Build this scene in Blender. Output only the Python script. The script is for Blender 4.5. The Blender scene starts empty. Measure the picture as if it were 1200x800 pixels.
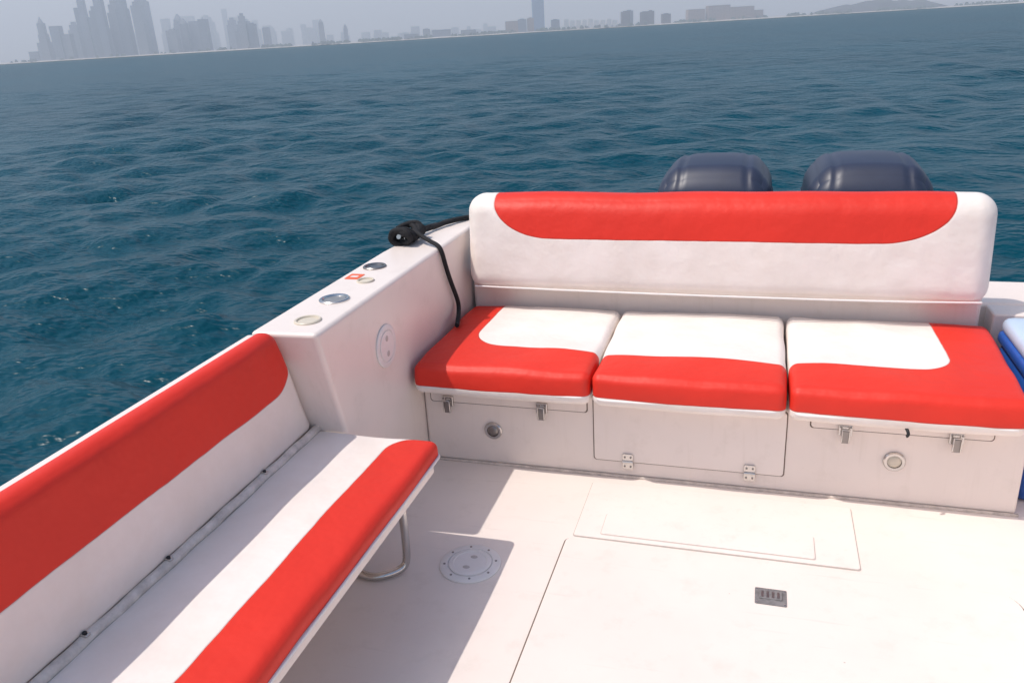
import bpy, bmesh, math, random
import numpy as np
from mathutils import Vector, Matrix, noise
random.seed(7); rng=np.random.default_rng(5)
S=bpy.context.scene; COL=S.collection

# ------------------------------------------------------------------ helpers
def link(o,parent=None):
    COL.objects.link(o)
    if parent: o.parent=parent
    return o
def empty(name):
    e=bpy.data.objects.new(name,None); e.empty_display_size=.1; return link(e)
def mesh_obj(name,verts,faces,mat=None,parent=None,smooth=False,bevel=0,seg=3):
    me=bpy.data.meshes.new(name); me.from_pydata([tuple(v) for v in verts],[],faces); me.update()
    bm=bmesh.new(); bm.from_mesh(me); bmesh.ops.recalc_face_normals(bm,faces=bm.faces); bm.to_mesh(me); bm.free()
    o=bpy.data.objects.new(name,me)
    if mat: me.materials.append(mat)
    link(o,parent)
    if smooth or bevel: 
        for p in me.polygons: p.use_smooth=True
    if bevel:
        b=o.modifiers.new("bevel","BEVEL"); b.width=bevel; b.segments=seg; b.limit_method='ANGLE'; b.angle_limit=math.radians(35)
        b.harden_normals=True
    return o
def box(name,x0,x1,y0,y1,z0,z1,mat,parent=None,bevel=0.006):
    v=[(x0,y0,z0),(x1,y0,z0),(x1,y1,z0),(x0,y1,z0),(x0,y0,z1),(x1,y0,z1),(x1,y1,z1),(x0,y1,z1)]
    f=[(0,1,2,3),(4,5,6,7),(0,1,5,4),(1,2,6,5),(2,3,7,6),(3,0,4,7)]
    return mesh_obj(name,v,f,mat,parent,bevel=bevel)
def prism(name,pts,z0,z1,mat,parent=None,bevel=0,botpts=None,axis='z'):
    n=len(pts); bp=botpts or pts
    def m(p,z): 
        return (p[0],p[1],z) if axis=='z' else ((p[0],z,p[1]) if axis=='y' else (z,p[0],p[1]))
    v=[m(p,z0) for p in bp]+[m(p,z1) for p in pts]
    f=[tuple(range(n)),tuple(range(n,2*n))]+[(i,(i+1)%n,n+(i+1)%n,n+i) for i in range(n)]
    return mesh_obj(name,v,f,mat,parent,bevel=bevel)
def rrect(x0,x1,y0,y1,r,n=8):
    rs=r if isinstance(r,(list,tuple)) else [r]*4
    out=[]
    for (cx,cy,a0,rr) in [(x0,y0,180,rs[0]),(x1,y0,270,rs[1]),(x1,y1,0,rs[2]),(x0,y1,90,rs[3])]:
        sx=1 if cx==x0 else -1; sy=1 if cy==y0 else -1
        for i in range(n+1):
            a=math.radians(a0+90*i/n); out.append((cx+sx*rr+rr*math.cos(a),cy+sy*rr+rr*math.sin(a)))
    return out
def tube(name,pts,r,mat,parent=None,cyclic=False,smoothc=True,res=6):
    cu=bpy.data.curves.new(name,"CURVE"); cu.dimensions='3D'; cu.bevel_depth=r; cu.bevel_resolution=3; cu.resolution_u=res
    if smoothc:
        sp=cu.splines.new('NURBS'); sp.points.add(len(pts)-1)
        for i,p in enumerate(pts): sp.points[i].co=(*p,1)
        sp.order_u=min(4,len(pts)); sp.use_endpoint_u=not cyclic
    else:
        sp=cu.splines.new('POLY'); sp.points.add(len(pts)-1)
        for i,p in enumerate(pts): sp.points[i].co=(*p,1)
    sp.use_cyclic_u=cyclic; cu.use_fill_caps=True
    o=bpy.data.objects.new(name,cu); cu.materials.append(mat); return link(o,parent)
def lathe(name,center,prof,mat,parent=None,axis='z',n=40,smooth=True,sy=1):
    v=[];f=[]
    for r,h in prof:
        for i in range(n):
            a=2*math.pi*i/n; c,s=r*math.cos(a),r*math.sin(a)*sy
            p={'z':(c,s,h),'y':(c,-h,s),'x':(h,c,s)}[axis]
            v.append((center[0]+p[0],center[1]+p[1],center[2]+p[2]))
    for j in range(len(prof)-1):
        for i in range(n): f.append((j*n+i,j*n+(i+1)%n,(j+1)*n+(i+1)%n,(j+1)*n+i))
    f.append(tuple(range((len(prof)-1)*n,len(prof)*n)))
    o=mesh_obj(name,v,f,mat,parent,smooth=smooth)
    m=o.modifiers.new("e","EDGE_SPLIT"); m.split_angle=math.radians(40)
    return o
def padbox(name,x0,x1,y0,y1,z0,z1,r,mat,parent=None,nx=40,ny=30,nz=12,warp=None):
    """dense rounded box; warp(p,u,v,w)->p, u,v,w in -1..1"""
    c=Vector(((x0+x1)/2,(y0+y1)/2,(z0+z1)/2)); h=Vector(((x1-x0)/2,(y1-y0)/2,(z1-z0)/2))
    bm=bmesh.new(); vd={}
    def ed(n):
        return [math.sin((i/n-.5)*math.pi)*.6+(i/n*2-1)*.4 for i in range(n+1)]
    A=[ed(nx),ed(ny),ed(nz)]; N=[nx,ny,nz]
    def V(i,j,k):
        key=(i,j,k)
        if key in vd: return vd[key]
        q=Vector((A[0][i]*h.x,A[1][j]*h.y,A[2][k]*h.z))
        inn=Vector([max(-(h[a]-r),min(h[a]-r,q[a])) for a in range(3)])
        d=q-inn
        p=inn+d.normalized()*r if d.length>1e-9 else q
        p=p+c
        if warp: p=warp(p,A[0][i],A[1][j],A[2][k])
        vd[key]=bm.verts.new(p); return vd[key]
    for a in range(3):
        b,e=(a+1)%3,(a+2)%3
        for side in (0,N[a]):
            for i in range(N[b]):
                for j in range(N[e]):
                    def K(i2,j2):
                        t=[0,0,0]; t[a]=side;t[b]=i2;t[e]=j2; return V(*t)
                    bm.faces.new([K(i,j),K(i+1,j),K(i+1,j+1),K(i,j+1)])
    bmesh.ops.recalc_face_normals(bm,faces=bm.faces)
    me=bpy.data.meshes.new(name); bm.to_mesh(me); bm.free()
    for p in me.polygons: p.use_smooth=True
    me.materials.append(mat)
    return link(bpy.data.objects.new(name,me),parent)

class NT:
    def __init__(s,name):
        s.m=bpy.data.materials.new(name); s.m.use_nodes=True; s.t=s.m.node_tree
        s.b=s.t.nodes["Principled BSDF"]; s.tc=s.t.nodes.new("ShaderNodeTexCoord")
    def n(s,typ,**k):
        x=s.t.nodes.new("ShaderNode"+typ)
        for a,b in k.items(): setattr(x,a,b)
        return x
    def l(s,a,b): s.t.links.new(a,b)
    def math(s,op,a,b=None,c=None,clamp=False):
        x=s.n("Math",operation=op); x.use_clamp=clamp
        for i,q in enumerate((a,b,c)):
            if q is None: continue
            if isinstance(q,(int,float)): x.inputs[i].default_value=q
            else: s.l(q,x.inputs[i])
        return x.outputs[0]
    def noise(s,scale,detail=4,rough=.5,vec=None):
        x=s.n("TexNoise"); x.inputs["Scale"].default_value=scale; x.inputs["Detail"].default_value=detail; x.inputs["Roughness"].default_value=rough
        s.l(vec or s.tc.outputs["Object"],x.inputs["Vector"]); return x.outputs["Fac"]
    def mix(s,fac,a,b):
        x=s.n("Mix",data_type='RGBA')
        for q,i in ((fac,0),(a,6),(b,7)):
            if isinstance(q,(int,float)): x.inputs[i].default_value=q
            elif isinstance(q,(tuple,list)): x.inputs[i].default_value=(*q[:3],1)
            else: s.l(q,x.inputs[i])
        return x.outputs[2]
    def bump(s,h,strength=.3,dist=.002,normal=None):
        x=s.n("Bump"); x.inputs["Strength"].default_value=strength; x.inputs["Distance"].default_value=dist
        s.l(h,x.inputs["Height"])
        if normal: s.l(normal,x.inputs["Normal"])
        return x.outputs[0]
    def ramp(s,f,lo,hi):
        x=s.n("MapRange"); x.inputs[1].default_value=lo; x.inputs[2].default_value=hi; s.l(f,x.inputs[0]); return x.outputs[0]
    def mapped(s,scale,rot=0):
        mp=s.n("Mapping"); mp.inputs["Rotation"].default_value=(0,0,rot); mp.inputs["Scale"].default_value=scale; s.l(s.tc.outputs["Object"],mp.inputs[0]); return mp.outputs[0]
    def sdf(s,ca,cb,a0,a1,b0,b1,r):
        def ax(c,lo,hi):
            return s.math('ADD',s.math('SUBTRACT',s.math('ABSOLUTE',s.math('SUBTRACT',c,(lo+hi)/2)),(hi-lo)/2),r)
        qa,qb=ax(ca,a0,a1),ax(cb,b0,b1)
        ma,mb=s.math('MAXIMUM',qa,0.),s.math('MAXIMUM',qb,0.)
        L=s.math('SQRT',s.math('ADD',s.math('MULTIPLY',ma,ma),s.math('MULTIPLY',mb,mb)))
        return s.math('SUBTRACT',s.math('ADD',L,s.math('MINIMUM',s.math('MAXIMUM',qa,qb),0.)),r)

def simple(name,col,rough=.4,metal=0,nscale=0,nstr=.2,var=0,vscale=3,coat=0):
    t=NT(name); t.b.inputs["Roughness"].default_value=rough; t.b.inputs["Metallic"].default_value=metal
    t.b.inputs["Base Color"].default_value=(*col,1); t.b.inputs["Coat Weight"].default_value=coat
    if var:
        f=t.ramp(t.noise(vscale,4,.6),.3,.7)
        t.l(t.mix(f,tuple(c*(1-var) for c in col),tuple(min(1,c*(1+var*.4)) for c in col)),t.b.inputs["Base Color"])
    if nscale: t.l(t.bump(t.noise(nscale,2),nstr,.002),t.b.inputs["Normal"])
    return t.m
WHITE=(.87,.770,.710)
def gelcoat(name,col=WHITE,nonskid=False):
    t=NT(name); t.b.inputs["Roughness"].default_value=.33 if not nonskid else .55
    a=t.ramp(t.noise(1.7,4,.62),.35,.7); c=t.mix(a,tuple(x*.93 for x in col),col)
    g=t.ramp(t.noise(9,5,.7),.55,.80); c=t.mix(t.math('MULTIPLY',g,.28),c,(.55,.47,.40))
    v=t.n("TexVoronoi"); v.inputs["Scale"].default_value=11; t.l(t.tc.outputs["Object"],v.inputs["Vector"])
    sp=t.math('LESS_THAN',v.outputs["Distance"],.03)
    gate=t.math('GREATER_THAN',t.noise(3.1,1),.56)
    c=t.mix(t.math('MULTIPLY',t.math('MULTIPLY',sp,gate),.45),c,(.3,.24,.2))
    if nonskid:   # faint scuffs
        s=t.ramp(t.noise(6,3,.6,t.mapped((.5,7,1),.5)),.62,.78); c=t.mix(t.math('MULTIPLY',s,.20),c,(.5,.42,.37))
        s2=t.ramp(t.noise(2.1,5,.7),.58,.74); c=t.mix(t.math('MULTIPLY',s2,.16),c,(.56,.46,.40))
    else:         # rain streak staining on vertical faces
        s=t.ramp(t.noise(5,3,.6,t.mapped((6,6,.5))),.58,.8); c=t.mix(t.math('MULTIPLY',s,.20),c,(.56,.48,.40))
    t.l(c,t.b.inputs["Base Color"])
    if nonskid: t.l(t.bump(t.noise(420,1),.35,.0012,t.bump(t.noise(14,2),.2,.002)),t.b.inputs["Normal"])
    else: t.l(t.bump(t.noise(6,2),.14,.004),t.b.inputs["Normal"])
    return t.m
RED=(.75,.036,.020); VW=(.87,.80,.755)
def vinyl(name,build,zlip=None,seamw=.0035,puck=1):
    t=NT(name); sx=t.n("SeparateXYZ"); t.l(t.tc.outputs["Object"],sx.inputs[0]); x,y,z=sx.outputs
    d=build(t,x,y,z)
    if zlip is not None: d=t.math('MAXIMUM',d,t.math('SUBTRACT',zlip,z))
    # hand-sewn edge is never perfectly true
    d=t.math('ADD',d,t.math('MULTIPLY',t.math('SUBTRACT',t.noise(9,2),.5),.006))
    red=t.math('LESS_THAN',d,0.)
    n1=t.ramp(t.noise(2.3,4,.6),.3,.7)
    rc=t.mix(n1,tuple(c*.90 for c in RED),RED)
    wn=t.ramp(t.noise(5,6,.65),.35,.75); wc=t.mix(wn,VW,(.79,.71,.65))
    c=t.mix(red,wc,rc)
    seam=t.math('SUBTRACT',1.,t.math('DIVIDE',t.math('ABSOLUTE',d),seamw),clamp=True)
    c=t.mix(t.math('MULTIPLY',seam,.4),c,(.35,.12,.09))
    t.l(c,t.b.inputs["Base Color"]); t.b.inputs["Roughness"].default_value=.50; t.b.inputs["Specular IOR Level"].default_value=.34
    near=t.math('SUBTRACT',1.,t.math('DIVIDE',t.math('ABSOLUTE',d),.05),clamp=True)
    pk=t.math('MULTIPLY',t.noise(34,2,.5),t.math('MULTIPLY',near,.9*puck))
    h=t.math('ADD',t.math('SUBTRACT',t.math('MULTIPLY',t.noise(520,1),.10),t.math('MULTIPLY',seam,1.6)),pk)
    nb=t.bump(t.noise(8,3,.55),.55,.014)
    t.l(t.bump(h,.5,.002,nb),t.b.inputs["Normal"])
    return t.m

gel=gelcoat("gelcoat_white"); floor_m=gelcoat("nonskid_deck",(.85,.755,.695),True); panel_m=gelcoat("gelcoat_panel",(.87,.775,.72))
chrome=simple("stainless_steel",(.62,.60,.58),.22,1,40,.1)
darkchrome=simple("dull_steel",(.30,.28,.27),.35,1,60,.3)
greymetal=simple("grey_cast_metal",(.26,.25,.25),.45,.3,120,.4,.3,60)
black=simple("black_rubber",(.015,.015,.017),.6,0,200,.4)
seam_m=simple("seam_shadow_gap",(.16,.12,.10),.8)
cream=simple("cream_plastic",(.66,.59,.48),.4,0,30,.1,.1,20)
whitep=simple("white_plastic",(.80,.77,.75),.3,0,30,.1,.05,20)
orange=simple("orange_decal",(.8,.12,.03),.4)
piping=simple("vinyl_piping",(.80,.76,.74),.4,0,200,.2)
rope_m=simple("black_rope_fibre",(.012,.012,.014),.85,0,350,.9)

# ------------------------------------------------------------------ boat structure
boat=empty("motorboat")
box("cockpit_floor",-1.43,1.26,-1.6,3.30,-.08,0,floor_m,boat,.0)
top=[(-1.46,1.955),(-1.235,1.965),(-1.235,3.62),(-1.29,3.56),(-1.38,3.37),(-1.445,3.12),(-1.46,2.9)]
bot=[(-1.46,2.17),(-1.235,2.18)]+top[2:]
prism("port_coaming",top,-.05,.80,gel,boat,.016,bot)
box("port_gunwale",-1.46,-1.405,-1.6,1.951,.02,.797,gel,boat,.012)
box("port_liner",-1.404,-1.385,-1.6,2.3,.0,.42,gel,boat,0)
out=[(-1.462,-1.6),(-1.462,2.9),(-1.447,3.12),(-1.382,3.372),(-1.292,3.562),(-1.2,3.66),(-1.1,3.76),(1.1,3.76),(1.2,3.66),(1.292,3.562),(1.382,3.372),(1.447,3.12),(1.462,2.9),(1.462,-1.6)]
v=[];f=[]
for z,k in ((.74,1.0),(.70,1.012),(.2,.985),(-.5,.90),(-.9,.75)):
    for p in out:
        zz=min(z,.485 if z>.72 else .46) if abs(p[0])<1.25 else z
        v.append((p[0]*k,p[1] if p[1]<0 else p[1]*(1-(1-k)*.3) ,zz))
n=len(out)
for j in range(4):
    for i in range(n-1): f.append((j*n+i,j*n+i+1,(j+1)*n+i+1,(j+1)*n+i))
mesh_obj("hull",v,f,gel,boat,smooth=True).modifiers.new("e","EDGE_SPLIT")
tube("rub_rail",[(p[0]*1.01,p[1]*1.003,.70) for p in out[:5]],.018,black,boat,smoothc=False)
tube("rub_rail",[(p[0]*1.01,p[1]*1.003,.70) for p in out[9:]],.018,black,boat,smoothc=False)
box("starboard_coaming",1.24,1.46,-1.6,3.55,-.05,.80,gel,boat,.014)
prism("transom_deck",[(-1.234,3.42),(1.239,3.42),(1.239,3.60),(1.1,3.74),(-1.1,3.74),(-1.234,3.62)],.0,.50,gel,boat,.02)
box("passage_wall",.885,1.239,3.30,3.419,0,.495,gel,boat,.008)
# stern seat box
st=empty("stern_seat")
box("seat_box",-1.233,.88,2.67,3.419,.0,.325,gel,st,.012)
tube("caulk_bead",[(-1.23,2.664,.003),(-.6,2.665,.004),(0,2.664,.003),(.5,2.665,.004),(.885,2.664,.003)],.006,simple("aged_caulk",(.68,.59,.52),.6,0,90,.3,.3,30),st)
box("back_support",-1.22,.84,3.29,3.40,.326,.62,panel_m,st,.02)
def panel(x0,x1,z0,z1,nm,r=.012):
    prism(nm+"_gap",rrect(x0-.004,x1+.004,z0-.004,z1+.004,r),2.6685,2.6699,seam_m,st,axis='y')
    prism(nm,rrect(x0,x1,z0,z1,r),2.6635,2.6700,panel_m,st,.002,axis='y')
panel(-.548,.135,.068,.318,"storage_door")
panel(-1.20,-.575,.262,.318,"seat_lid_rail"); panel(.215,.775,.272,.318,"seat_lid_rail")
def cush(x0,x1,y0,y1,build,name,seed,backdx=0.):
    m=vinyl("vinyl_"+name,build,.380)
    def warp(p,u,v,w):
        q=p.copy()
        t=(q.y-y0)/(y1-y0)
        if w>0:
            s=w
            pf=.012*max(0,1-u**4)*max(0,1-v**4)
            q.z+=pf*s+ .007*noise.noise(Vector((q.x*6+seed,q.y*6,0)))*s
        if v<-.9: q.y-=.008*(1-w*w)
        q.x+= .005*noise.noise(Vector((q.y*5,q.z*9,seed+3)))
        q.y+= .006*noise.noise(Vector((q.x*4,q.z*9,seed+9)))
        q.x+= backdx*t*(1 if u>0 else 0)*u
        q.y+= .012*(u*u)*(1-t)
        return q
    o=padbox(name,x0,x1,y0,y1,.338,.464,.028,m,st,54,40,16,warp)
    pts=rrect(x0+.004,x1-.004,y0+.002,y1-.004,.045,5)
    tube(name+"_piping",[(p[0],p[1]-.001 if p[1]<y0+.06 else p[1],.374+.002*math.sin(p[0]*9+seed)) for p in pts],.0052,piping,st,True,False)
    return o
def b_left(t,x,y,z): return t.math('MULTIPLY',t.sdf(x,y,-1.055,0,2.755,4.4,.14),-1)
def b_mid(t,x,y,z):  return t.math('MULTIPLY',t.sdf(x,y,-3,3,2.745,4.4,.01),-1)
def b_right(t,x,y,z):return t.math('MULTIPLY',t.sdf(x,y,-1,.655,2.755,4.4,.10),-1)
cush(-1.215,-.540,2.545,3.27,b_left,"cushion",1)
cush(-.532,.124,2.545,3.27,b_mid,"cushion",2)
cush(.134,.835,2.545,3.27,b_right,"cushion",3,.03)
def b_bol(t,x,y,z):
    xs=t.math('MULTIPLY',x,.6)
    return t.sdf(xs,z,-1.075*.6,.695*.6,.792,1.6,.155)
bm_=vinyl("vinyl_backrest",b_bol)
def bw(p,u,v,w):
    q=p.copy(); 
    q.y+= .05*max(0,(q.z-.55)/.4)
    if v<-.5: q.y+=-.022*(1-w*w)*(1-u**6)+.004*noise.noise(Vector((q.x*3,q.z*5,1)))
    q.z+=.007*noise.noise(Vector((q.x*3,0,5)))*(1 if w>0 else .6)
    return q
padbox("backrest_bolster",-1.205,.838,3.17,3.33,.555,.962,.072,bm_,st,100,14,26,bw)
tube("bolster_piping",[(-1.17,3.185,.575),(-.6,3.168,.572),(0,3.166,.572),(.5,3.168,.572),(.81,3.185,.575)],.004,piping,st)
def latch(x,z):
    box("latch_plate",x-.022,x+.022,2.648,2.6625,z-.012,z+.030,chrome,st,.003)
    box("latch_tongue",x-.013,x+.013,2.638,2.6475,z-.036,z+.012,darkchrome,st,.003)
    tube("latch_bail",[(x-.012,2.636,z-.03),(x-.012,2.634,z+.018),(x+.012,2.634,z+.018),(x+.012,2.636,z-.03)],.0028,chrome,st,smoothc=False)
    for s in (-1,1): lathe("screw",(x+s*.016,2.648,z+.022),[(.004,0),(.004,.002),(.0,.003)],darkchrome,st,'y',12)
for x,z in ((-1.125,.262),(-.745,.262),(.325,.268),(.665,.268)): latch(x,z)
def hinge(x,z):
    for s in (-1,1):
        prism("hinge_leaf",rrect(x-.020,x+.020,z+(.004 if s>0 else -.032),z+(.032 if s>0 else -.004),.006,4),2.657,2.6625,chrome,st,.001,axis='y')
        for q in (-1,1): lathe("screw",(x+q*.011,2.657,z+s*.019),[(.004,0),(.004,.002),(.0,.003)],darkchrome,st,'y',12)
    tube("hinge_knuckle",[(x-.02,2.656,z),(x+.02,2.656,z)],.005,chrome,st,smoothc=False)
hinge(-.42,.072); hinge(.02,.072)
def roundlight(x,z,r,name):
    lathe(name+"_bezel",(x,2.669,z),[(r,0),(r,.005),(r*.9,.009),(r*.66,.008),(r*.62,.003),(.0001,.003)],chrome,st,'y')
    lathe(name+"_lens",(x,2.665,z),[(r*.6,0),(r*.5,.004),(r*.2,.006),(.0001,.006)],cream if x>0 else darkchrome,st,'y')
roundlight(-.95,.15,.036,"courtesy_light"); roundlight(.49,.165,.036,"courtesy_light")
tube("strap_end",[(.49,2.552,.352),(.497,2.540,.345),(.50,2.536,.333),(.492,2.538,.328)],.005,black,st)

# ------------------------------------------------------------------ side bench
sb=empty("side_bench")
def b_seat2(t,x,y,z):
    return t.sdf(x,y,-1.06,.5,-3,2.052,.085)
ms=vinyl("vinyl_bench_seat",b_seat2,.385)
def sw(p,u,v,w):
    q=p.copy()
    if w>0: q.z+=.010*(1-u**4)*w*(1-abs(v)**10)+.006*noise.noise(Vector((q.x*5,q.y*4,2)))
    q.x+=.004*noise.noise(Vector((q.y*3,q.z*6,12)))
    return q
padbox("seat_pad",-1.345,-.915,.10,2.065,.352,.428,.025,ms,sb,30,110,10,sw)
tube("seat_piping",[(p[0],p[1],.380) for p in rrect(-1.343,-.914,.1,2.066,.03,5)],.005,piping,sb,True,False)
prism("seat_board",rrect(-1.34,-.93,.12,2.055,.03),.328,.351,gel,sb,.004)
def b_sback(t,x,y,z): return t.sdf(y,z,-3,1.985,.632,.95,.12)
mb=vinyl("vinyl_bench_back",b_sback)
def sbw(p,u,v,w):
    q=p.copy(); t=(q.z-.43)/.38
    q.y+= .11*(1-t)*max(0,v)**3
    q.x+= -.012*t
    if u>.5: q.x+=.014*(1-w*w)*(1-abs(v)**8)+.005*noise.noise(Vector((q.y*3,q.z*5,4)))
    q.z+=.005*noise.noise(Vector((q.y*2.5,0,8)))
    return q
padbox("back_pad",-1.412,-1.342,.10,1.945,.432,.815,.032,mb,sb,10,120,30,sbw)
welt_m=simple("beige_welt",(.80,.70,.63),.6,0,150,.4,.3,24)
gp=[(-1.335+.003*math.sin(i*1.9),.12+i*.05,.438+.003*math.sin(i*2.7)) for i in range(40)]
tube("gap_welt",gp,.014,welt_m,sb)
for y in (1.05,1.32,1.74):
    box("back_bracket",-1.342,-1.322,y-.007,y+.007,.449,.4555,chrome,sb,.002)
    lathe("bracket_bolt",(-1.332,y,.4555),[(.005,0),(.005,.003),(.003,.005),(.0001,.005)],black,sb,'z',14)
for y0 in (1.96,.55):
    tube("bench_leg",[(-1.02,y0,.33),(-1.02,y0,.20),(-1.02,y0,.06),(-1.025,y0-.01,.018),(-1.06,y0-.05,.014),(-1.11,y0-.08,.014),(-1.16,y0-.07,.014),(-1.2,y0-.04,.02),(-1.2,y0-.03,.12),(-1.2,y0-.03,.33)],.013,chrome,sb)

# ------------------------------------------------------------------ coaming fittings
def cup(x,y,r,m1,m2,name):
    e=empty(name)
    lathe("rim",(x,y,.7995),[(r,0),(r,.004),(r*.93,.007),(r*.80,.006),(r*.76,.001),(r*.72,.0008),(.0001,.0008)],m1,e)
    lathe("well",(x,y,.8002),[(r*.70,0),(r*.68,.0015),(.0001,.002)],m2,e)
    return e
cup(-1.345,2.285,.052,chrome,simple("cup_liner",(.42,.40,.38),.3,.6,60,.3,.2,40),"cup_holder")
cup(-1.385,2.68,.045,darkchrome,darkchrome,"cup_holder")
cup(-1.325,2.075,.043,cream,cream,"deck_cap")
cup(-1.335,2.50,.032,cream,cream,"deck_cap")
prism("warning_decal",rrect(-1.43,-1.375,2.515,2.58,.006),.8004,.8014,orange)
prism("warning_decal_text",rrect(-1.417,-1.388,2.538,2.556,.004),.8015,.8019,whitep).parent=bpy.data.objects["warning_decal"]
ip=empty("inspection_plate")
lathe("ring",(-1.2345,2.40,.595),[(.078,0),(.078,.004),(.072,.007),(.060,.006),(.058,.003),(.0001,.003)],whitep,ip,'x')
lathe("cap",(-1.2315,2.40,.595),[(.055,0),(.054,.004),(.0001,.005)],whitep,ip,'x')
greyp=simple("grey_plastic",(.5,.46,.44),.5)
for s in (-1,1): lathe("finger_hole",(-1.2268,2.40,.595+s*.028),[(.011,0),(.009,.001),(.0001,.001)],greyp,ip,'x',20)

cl=empty("mooring_cleat")
for s in (-.03,.03): lathe("post",(-1.41,3.06+s,.80),[(.012,0),(.008,.01),(.008,.035),(.0001,.036)],chrome,cl,'z',14)
tube("horn",[(-1.41,2.97,.845),(-1.41,3.0,.838),(-1.41,3.06,.836),(-1.41,3.12,.838),(-1.41,3.15,.845)],.010,chrome,cl)
rp=empty("mooring_rope")
rpts=[]
for i in range(60):
    a=i*.9; yy=3.05+.080*math.sin(a*.53)+random.uniform(-.016,.016)
    rpts.append((-1.41+.052*math.cos(a),yy,.834+.034*math.sin(a)+random.uniform(-.006,.014)))
tube("rope_wraps",rpts,.0115,rope_m,rp)
tube("rope_tail",[(-1.385,3.07,.85),(-1.33,3.02,.835),(-1.27,2.99,.818),(-1.238,2.97,.812),(-1.222,2.965,.79),(-1.218,2.98,.72),(-1.216,3.03,.62),(-1.214,3.08,.54),(-1.21,3.07,.500),(-1.19,3.0,.487),(-1.17,2.93,.483)],.0095,rope_m,rp)
tube("rope_lead",[(-1.40,3.10,.84),(-1.41,3.18,.822),(-1.37,3.27,.815),(-1.36,3.36,.818),(-1.31,3.44,.815),(-1.28,3.52,.81),(-1.25,3.6,.78)],.012,rope_m,rp)
tube("rope_lead_b",[(-1.43,3.05,.84),(-1.38,3.2,.83),(-1.40,3.28,.818),(-1.33,3.36,.818),(-1.33,3.45,.815),(-1.27,3.5,.81)],.010,rope_m,rp)

# ------------------------------------------------------------------ floor fittings
def sheet(name,pts,z0,z1,m,par,b=.0015): return prism(name,pts,z0,z1,m,par,b)
hp=rrect(-.560,.775,.55,2.232,[.03,.03,.085,.02])
hg=rrect(-.565,.780,.545,2.237,[.033,.033,.09,.024])
fh=empty("floor_hatch")
sheet("hatch_gap",hg,.0004,.0022,seam_m,fh,0); sheet("hatch_lid",hp,.0023,.007,floor_m,fh,.002)
sheet("latch_plate",rrect(.050,.140,2.022,2.096,.004),.0072,.0095,greymetal,fh,.001)
sheet("latch_handle",rrect(.062,.128,2.045,2.086,.004),.0096,.0125,greymetal,fh,.001)
for i in range(4): sheet("latch_slot",rrect(.068+i*.015,.075+i*.015,2.050,2.078,.002),.0126,.0132,darkchrome,fh,0)
for a in (.056,.134):
    for b in (2.028,2.090): lathe("screw",(a,b,.0096),[(.003,0),(.003,.001),(.0001,.0015)],chrome,fh,'z',10)
rpnl=empty("deck_access_panel")
sheet("panel_gap",rrect(-.545,.362,2.250,2.605,.010),.0004,.0014,simple("soft_seam",(.50,.44,.40),.8),rpnl,0)
sheet("panel",rrect(-.542,.359,2.253,2.602,.010),.0015,.0048,panel_m,rpnl,.001)
sheet("inner_gap",rrect(-.455,.232,2.272,2.400,.008),.0049,.0054,simple("soft_seam2",(.60,.53,.49),.8),rpnl,0)
sheet("inner_panel",rrect(-.452,.229,2.275,2.397,.008),.0055,.0085,panel_m,rpnl,.001)
dp=empty("round_deck_plate"); c=(-.835,2.03)
lathe("flange",(*c,.0002),[(.100,0),(.100,.004),(.094,.008),(.074,.008),(.072,.004),(.0001,.004)],whitep,dp)
lathe("lid",(*c,.0045),[(.070,0),(.069,.005),(.055,.007),(.053,.005),(.0001,.005)],whitep,dp)
for s in (-1,1): lathe("finger_hole",(c[0]+s*.004,c[1]+s*.028,.0096),[(.012,0),(.011,.0006),(.0001,.0006)],greyp,dp,'z',20,sy=.7)
for i in range(8):
    a=i*math.pi/4+.3; lathe("screw",(c[0]+.084*math.cos(a),c[1]+.084*math.sin(a),.0082),[(.004,0),(.004,.001),(.0001,.0014)],darkchrome,dp,'z',10)

# ------------------------------------------------------------------ cooler
co_=empty("cooler_box")
blue=simple("blue_plastic",(.02,.10,.42),.35,0,80,.1,.1,8); lblue=simple("pale_lid_plastic",(.50,.62,.78),.35,0,80,.1,.05,8)
padbox("body",.900,1.225,2.75,3.24,.002,.41,.03,blue,co_,12,12,8)
padbox("lid_rim",.892,1.232,2.74,3.25,.405,.455,.02,blue,co_,12,12,6)
padbox("lid",.898,1.225,2.745,3.245,.445,.51,.03,lblue,co_,12,12,6)
tube("handle",[(.888,2.85,.36),(.882,2.87,.30),(.882,3.0,.28),(.882,3.12,.30),(.888,3.14,.36)],.005,whitep,co_)

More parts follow.
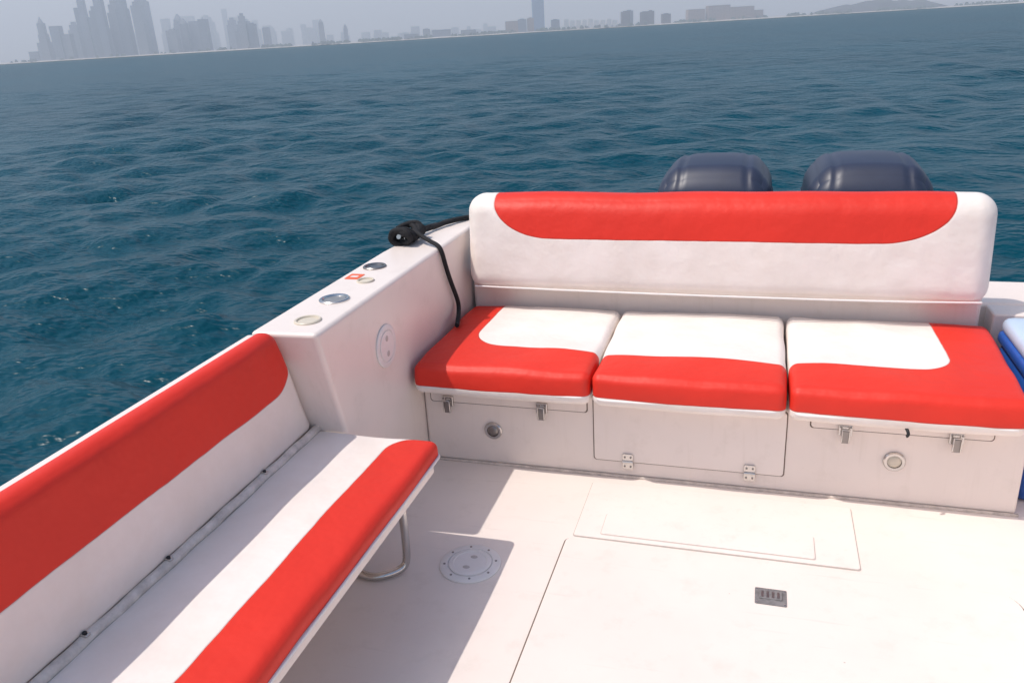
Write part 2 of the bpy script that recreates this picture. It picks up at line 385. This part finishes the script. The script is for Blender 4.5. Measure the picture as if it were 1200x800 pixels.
# ------------------------------------------------------------------ outboards
navy=NT("dark_cowl_paint"); navy.b.inputs["Roughness"].default_value=.45; navy.b.inputs["Coat Weight"].default_value=.08
navy.l(navy.mix(navy.ramp(navy.noise(4,4,.6),.3,.7),(.022,.029,.056),(.031,.040,.074)),navy.b.inputs["Base Color"])
navy.b.inputs["Coat Roughness"].default_value=.35; navy=navy.m
navy2=simple("navy_dark_paint",(.018,.024,.045),.45,0,60,.1)
def outboard(cx):
    e=empty("outboard_engine")
    def w(p,u,v,wz):
        q=p.copy(); t=max(0,min(1,(q.z-.45)/.50)); 
        k=1-.13*t**2.2
        q.x=cx+(q.x-cx)*k
        ym=4.28; q.y=ym+(q.y-ym)*(1-.16*t**2)+.03*t
        if wz>.2: 
            q.z-=.028*abs(u)**2.5+.03*max(0,v)**2+.03*max(0,-v)**2
            g=abs(abs(u)-.60); q.z-=.009*max(0,1-g/.09)
        if v<-.2 and wz<.9:
            g=abs(q.z-.80); q.y+=.010*max(0,1-g/.03)
        return q
    padbox("cowl",cx-.30,cx+.30,3.95,4.64,.45,.955,.115,navy,e,56,48,44,w)
    padbox("cowl_base",cx-.25,cx+.25,3.98,4.60,.33,.46,.05,navy2,e,16,16,8)
    tube("cowl_seam",[(p[0],p[1],.60) for p in rrect(cx-.300,cx+.300,3.955,4.635,.115,6)],.006,black,e,True,False)
    padbox("air_intake",cx-.12,cx+.12,4.50,4.66,.70,.88,.03,navy2,e,10,10,10)
    padbox("midsection",cx-.09,cx+.09,4.05,4.42,-.45,.36,.06,navy2,e,10,10,16)
    padbox("gearcase",cx-.05,cx+.05,4.0,4.5,-1.0,-.80,.045,navy2,e,8,20,8)
    box("skeg_strut",cx-.03,cx+.03,4.1,4.4,-.85,-.4,navy2,e,.01)
    box("cavitation_plate",cx-.13,cx+.13,4.05,4.62,-.62,-.60,navy2,e,.004)
    box("mount_bracket",cx-.14,cx+.14,3.765,4.06,-.25,.30,navy2,e,.02)
    for i in range(3):
        a=i*2*math.pi/3
        mesh_obj("propeller_blade",[(cx,4.52,-.9),(cx+.16*math.cos(a-.35),4.55,-.9+.16*math.sin(a-.35)),(cx+.18*math.cos(a),4.53,-.9+.18*math.sin(a)),(cx+.16*math.cos(a+.35),4.50,-.9+.16*math.sin(a+.35))],[(0,1,2,3)],chrome,e)
outboard(-.215); outboard(.50)

# ------------------------------------------------------------------ sea
SEA=-.42
na=560; front=np.linspace(math.radians(-60),math.radians(42),na)
rest=np.linspace(math.radians(42),math.radians(300),50)[1:-1]
ang=np.concatenate([front,rest]); nA=len(ang)
rad=[.0]; r=1.6
while r<14000: rad.append(r); r*=1.0095 if r<200 else 1.03
rad=np.array(rad[1:]); nR=len(rad)
R,Aa=np.meshgrid(rad,ang,indexing='ij'); Xs=R*np.sin(Aa); Ys=R*np.cos(Aa)
Zs=np.zeros_like(Xs); dX=np.zeros_like(Xs); dY=np.zeros_like(Xs)
sp=R*np.where(R<200,.0095,.03)
for i in range(110):
    lam=math.exp(rng.uniform(math.log(.28),math.log(3.2)))
    th=rng.normal(math.radians(-42),.7); k=2*math.pi/lam; a=.0053*lam**.85*rng.uniform(.5,1.3)*(1 if lam<2.0 else .7)
    fade=np.clip((lam/sp-2.5)/3,0,1)
    ph=k*(Xs*math.sin(th)+Ys*math.cos(th))+rng.uniform(0,6.28)
    s=np.sin(ph)*a*fade; c_=np.cos(ph)*a*fade
    Zs+=s; dX-=c_*math.sin(th)*.8; dY-=c_*math.cos(th)*.8
gust=1+.3*np.sin(Xs*.21+1.3*np.sin(Ys*.17))*np.cos(Ys*.19+.8)
Zs*=gust
co=np.stack([Xs+dX,Ys+dY,Zs+SEA],-1).reshape(-1,3)
idx=np.arange(nR*nA).reshape(nR,nA)
a0=idx[:-1,:]; b0=np.roll(idx,-1,axis=1)[:-1,:]; c0=np.roll(idx,-1,axis=1)[1:,:]; d0=idx[1:,:]
quads=np.stack([a0,d0,c0,b0],-1).reshape(-1,4)
me=bpy.data.meshes.new("sea"); me.vertices.add(len(co)); me.vertices.foreach_set("co",co.ravel().astype(np.float32))
me.loops.add(quads.size); me.loops.foreach_set("vertex_index",quads.ravel().astype(np.int32))
me.polygons.add(len(quads)); me.polygons.foreach_set("loop_start",np.arange(0,quads.size,4,dtype=np.int32)); me.polygons.foreach_set("loop_total",np.full(len(quads),4,dtype=np.int32))
me.update(calc_edges=True); me.polygons.foreach_set("use_smooth",np.ones(len(quads),dtype=bool))
if me.polygons[1000].normal.z<0: me.flip_normals()
sea=link(bpy.data.objects.new("sea",me))
t=NT("sea_water"); t.b.inputs["IOR"].default_value=1.33; t.b.inputs["Roughness"].default_value=.28; t.b.inputs["Specular IOR Level"].default_value=.20
big=t.ramp(t.noise(.05,3,.6),.35,.68); c=t.mix(big,(.0006,.043,.066),(.0009,.058,.088))
t.l(c,t.b.inputs["Base Color"])
V=t.mapped((.6,1,1),math.radians(42))
h=t.math('ADD',t.math('MULTIPLY',t.noise(1.3,4,.64,V),.32),t.math('MULTIPLY',t.noise(5.5,3,.6,V),.06))
t.l(t.bump(h,.8,1.0),t.b.inputs["Normal"]); me.materials.append(t.m)

# ------------------------------------------------------------------ coast & skyline
C0=Vector((-2579,2373,SEA)); CD=Vector((2.863,.914,0)); CN=Vector((-.304,.953,0))
def cp(s,back=0,z=0): return C0+CD*s+CN*back+Vector((0,0,z))
sand=simple("sand",(.50,.47,.43),.9,0,.3,.3,.15,.02)
v=[];f=[]; M=160
for i in range(M+1):
    s=-200+1700*i/M; w=12*math.sin(s*.02)+8*math.sin(s*.071)
    v+= [cp(s,w-15,-1),cp(s,w,1.5),cp(s,w+40,4),cp(s,2500,6)]
for i in range(M):
    for j in range(3): f.append((i*4+j,i*4+4+j,i*4+5+j,i*4+1+j))
mesh_obj("coast_land",v,f,sand,smooth=True)
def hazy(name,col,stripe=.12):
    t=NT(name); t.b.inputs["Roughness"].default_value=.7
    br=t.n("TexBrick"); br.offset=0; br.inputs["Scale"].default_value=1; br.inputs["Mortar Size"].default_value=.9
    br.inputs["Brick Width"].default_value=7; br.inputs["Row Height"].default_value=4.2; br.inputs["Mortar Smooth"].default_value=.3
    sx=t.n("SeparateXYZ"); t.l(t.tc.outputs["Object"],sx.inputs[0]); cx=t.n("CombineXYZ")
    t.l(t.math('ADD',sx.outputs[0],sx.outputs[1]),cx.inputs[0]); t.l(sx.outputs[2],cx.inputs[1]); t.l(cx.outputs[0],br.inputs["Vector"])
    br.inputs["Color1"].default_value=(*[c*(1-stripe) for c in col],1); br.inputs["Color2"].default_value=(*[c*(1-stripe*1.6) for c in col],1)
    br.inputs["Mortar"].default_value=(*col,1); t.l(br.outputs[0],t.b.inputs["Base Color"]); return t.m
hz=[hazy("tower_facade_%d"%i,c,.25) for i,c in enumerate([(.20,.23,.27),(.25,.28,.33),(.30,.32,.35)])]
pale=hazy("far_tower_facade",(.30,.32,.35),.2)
tan_=hazy("hotel_facade",(.40,.30,.24),.25); brn=hazy("brown_facade",(.14,.11,.10),.25); wht=hazy("villa_white",(.82,.80,.78),.15); blu=hazy("glass_tower_facade",(.08,.16,.30),.2)
green=simple("palm_and_shrub_foliage",(.07,.10,.06),.9,0,.2,.6,.3,.05)
def tower(s,w,h,mat,back=60,kind=0,name="skyscraper"):
    wm=w*3.0; hm=h*2.8*(1+back/3400); 
    ux=CD.normalized(); uy=CN
    segs={0:[(0,1,1,1)],1:[(0,.78,1,1),(.78,.92,.72,.72),(.92,1,.4,.4)],2:[(0,.85,1,.9),(.85,1,.85,.15)],3:[(0,.6,1,1),(.6,.85,.8,.8),(.85,1,.55,.05)],4:[(0,.9,1,1),(.9,1,.06,.03)],5:[(0,.9,1,1),(.9,.95,.5,.5)]}[kind]
    v=[];f=[]; c=cp(s,back)
    for (a,b,wa,wb) in segs:
        n0=len(v)
        for z,ww in ((a*hm,wa),(b*hm,wb)):
            for sx,sy in ((-1,-1),(1,-1),(1,1),(-1,1)):
                v.append(c+ux*(sx*wm/2*ww)+uy*(sy*min(wm/2,22)*ww)+Vector((0,0,z+2)))
        f+=[(n0,n0+1,n0+2,n0+3),(n0+4,n0+5,n0+6,n0+7)]+[(n0+i,n0+(i+1)%4,n0+4+(i+1)%4,n0+4+i) for i in range(4)]
    return mesh_obj(name,v,f,mat)
T=[(6,12,12),(20,14,22),(38,9,52,3),(47,12,44,1),(57,11,40,0),(68,10,30,0),(82,10,66,4),(88,9,80,3),(99,12,38,5),(107,12,60,1),(117,9,86,4),(126,13,66,1),(138,12,92,3),(149,15,80,1),(160,12,58,0),(169,10,46,2),(178,10,38,1),(190,12,30,5),(201,9,40,2),(211,12,36,0),(221,9,32,1),(230,10,42,4),(239,12,38,1),(250,12,30,0),(259,8,22,0),(270,7,36,4),(278,9,42,1),(288,9,32,5),(297,8,24,0),(367,6,30,2),(385,5,22,1)]
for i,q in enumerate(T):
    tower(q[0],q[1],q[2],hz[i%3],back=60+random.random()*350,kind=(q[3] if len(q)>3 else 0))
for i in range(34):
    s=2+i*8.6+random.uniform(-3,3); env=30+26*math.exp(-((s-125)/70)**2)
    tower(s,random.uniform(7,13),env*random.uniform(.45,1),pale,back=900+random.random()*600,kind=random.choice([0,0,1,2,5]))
for i in range(22):
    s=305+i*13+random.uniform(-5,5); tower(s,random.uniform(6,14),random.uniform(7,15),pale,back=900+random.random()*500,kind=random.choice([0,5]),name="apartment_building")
for s,w,h,m in ((600,16,14,tan_),(612,10,17,hz[1]),(622,8,18,tan_),(652,10,14,hz[0]),(735,10,19,brn),(741,9,20,hz[0]),(757,9,17,brn),(767,8,18,brn),(783,10,13,brn),(820,20,15,tan_),(846,26,18,tan_),(870,34,15,tan_),(893,14,10,tan_),(480,16,6,hz[2]),(515,22,9,hz[1]),(497,8,12,hz[2]),(548,18,7,hz[2])):
    tower(s,w,h,m,back=30+random.random()*60,kind=0 if w>12 else 5,name="hotel_building" if m is tan_ else "apartment_building")
tower(636,15,62,blu,back=300,kind=0)
for i in range(9): tower(664+i*7.2,5.4,7+random.random()*6,wht,back=25,kind=5 if i%2 else 0,name="white_villa")
v=[];f=[]; M=40
for j,(b,sc) in enumerate(((30,0),(50,.6),(90,1),(200,.8),(300,0))):
    for i in range(M+1):
        s=975+150*i/M; x=i/M; h=38*math.sin(math.pi*x)**.55*(1+.12*math.sin(x*17)+.08*math.sin(x*41))
        v.append(cp(s,b,1+h*sc))
for j in range(4):
    for i in range(M): f.append((j*(M+1)+i,j*(M+1)+i+1,(j+1)*(M+1)+i+1,(j+1)*(M+1)+i))
mesh_obj("rocky_hill",v,f,simple("dark_rock",(.08,.08,.085),.9,0,.05,.8,.3,.03),smooth=True)
v=[];f=[]
for i in range(900):
    s=random.choice([random.uniform(-20,1450),random.uniform(300,620),random.uniform(560,1200)])
    if noise.noise(Vector((s*.03,0,0)))<-.15: continue
    c=cp(s,random.uniform(12,60),2); rr=random.uniform(4,11); n0=len(v); hh=random.uniform(5,13)
    for k in range(7):
        a=k*6.283/7; q=rr*random.uniform(.7,1.2); v.append(c+Vector((q*math.cos(a),q*math.sin(a),random.uniform(0,2))))
    for k in range(7):
        a=k*6.283/7+.3; q=rr*random.uniform(.4,.8); v.append(c+Vector((q*math.cos(a),q*math.sin(a),hh*random.uniform(.6,.9))))
    v.append(c+Vector((0,0,hh)))
    for k in range(7): f+= [(n0+k,n0+(k+1)%7,n0+7+(k+1)%7,n0+7+k),(n0+7+k,n0+7+(k+1)%7,n0+14)]
mesh_obj("distant_trees",v,f,green)
# real airborne haze lying over the coast (homogeneous air mass; the small emission term
# stands in for multiply-scattered skylight, which single scattering leaves out)
hzv=[cp(s,b,z) for z in (1.2,650) for s,b in ((-900,-1500),(2600,-1500),(2600,2600),(-900,2600))]
haze=mesh_obj("haze",hzv,[(0,1,2,3),(4,5,6,7),(0,1,5,4),(1,2,6,5),(2,3,7,6),(3,0,4,7)])
hm=bpy.data.materials.new("coastal_haze_air"); hm.use_nodes=True; nn=hm.node_tree; nn.nodes.clear()
DEN=.00062
vs=nn.nodes.new("ShaderNodeVolumeScatter"); vs.inputs["Color"].default_value=(.88,.94,1,1); vs.inputs["Density"].default_value=DEN; vs.inputs["Anisotropy"].default_value=.1
em=nn.nodes.new("ShaderNodeEmission"); em.inputs[0].default_value=(.105,.148,.215,1); em.inputs[1].default_value=DEN
ad=nn.nodes.new("ShaderNodeAddShader"); nn.links.new(vs.outputs[0],ad.inputs[0]); nn.links.new(em.outputs[0],ad.inputs[1])
oo=nn.nodes.new("ShaderNodeOutputMaterial"); nn.links.new(ad.outputs[0],oo.inputs["Volume"]); haze.data.materials.append(hm)

# ------------------------------------------------------------------ light
sd=Vector((.47,.28,-1)).normalized()
el=math.asin(-sd.z); az=math.atan2(-sd.x,-sd.y)
w=bpy.data.worlds.new("World"); S.world=w; w.use_nodes=True; nt=w.node_tree; bg=nt.nodes["Background"]
sky=nt.nodes.new("ShaderNodeTexSky"); sky.sky_type='NISHITA'; sky.sun_disc=False; sky.sun_elevation=el; sky.sun_rotation=az%(2*math.pi)
sky.air_density=1.2; sky.dust_density=2.5; sky.ozone_density=1.5
tc=nt.nodes.new("ShaderNodeTexCoord"); sx=nt.nodes.new("ShaderNodeSeparateXYZ"); nt.links.new(tc.outputs["Generated"],sx.inputs[0])
mr=nt.nodes.new("ShaderNodeMapRange"); mr.inputs[1].default_value=.05; mr.inputs[2].default_value=.35; mr.inputs[3].default_value=1; mr.inputs[4].default_value=0
nt.links.new(sx.outputs[2],mr.inputs[0])
mx=nt.nodes.new("ShaderNodeMix"); mx.data_type='RGBA'; mx.inputs[7].default_value=(2.85,3.0,3.30,1)
nt.links.new(mr.outputs[0],mx.inputs[0]); nt.links.new(sky.outputs[0],mx.inputs[6]); nt.links.new(mx.outputs[2],bg.inputs[0]); bg.inputs[1].default_value=.145
L=bpy.data.lights.new("sun","SUN"); L.energy=2.85; L.angle=math.radians(.5); L.color=(1,.935,.86)
lo=link(bpy.data.objects.new("sun",L)); lo.rotation_euler=sd.to_track_quat('-Z','Y').to_euler()

# ------------------------------------------------------------------ camera
Xc=Vector((3179,-170,943)).normalized(); Yc=Vector((300,379,-943)).normalized(); Zc=Xc.cross(Yc).normalized(); Yc=Zc.cross(Xc)
cam=bpy.data.cameras.new("camera"); cam.sensor_width=36; cam.lens=943/1200*36; cam.clip_end=30000; cam.clip_start=.02
camo=link(bpy.data.objects.new("camera",cam))
m=Matrix((Xc,Yc,Zc)).to_4x4(); m.translation=Vector((0,0,1.6)); camo.matrix_world=m
S.camera=camo
S.view_settings.view_transform='Standard'; S.view_settings.look='None'; S.view_settings.exposure=0
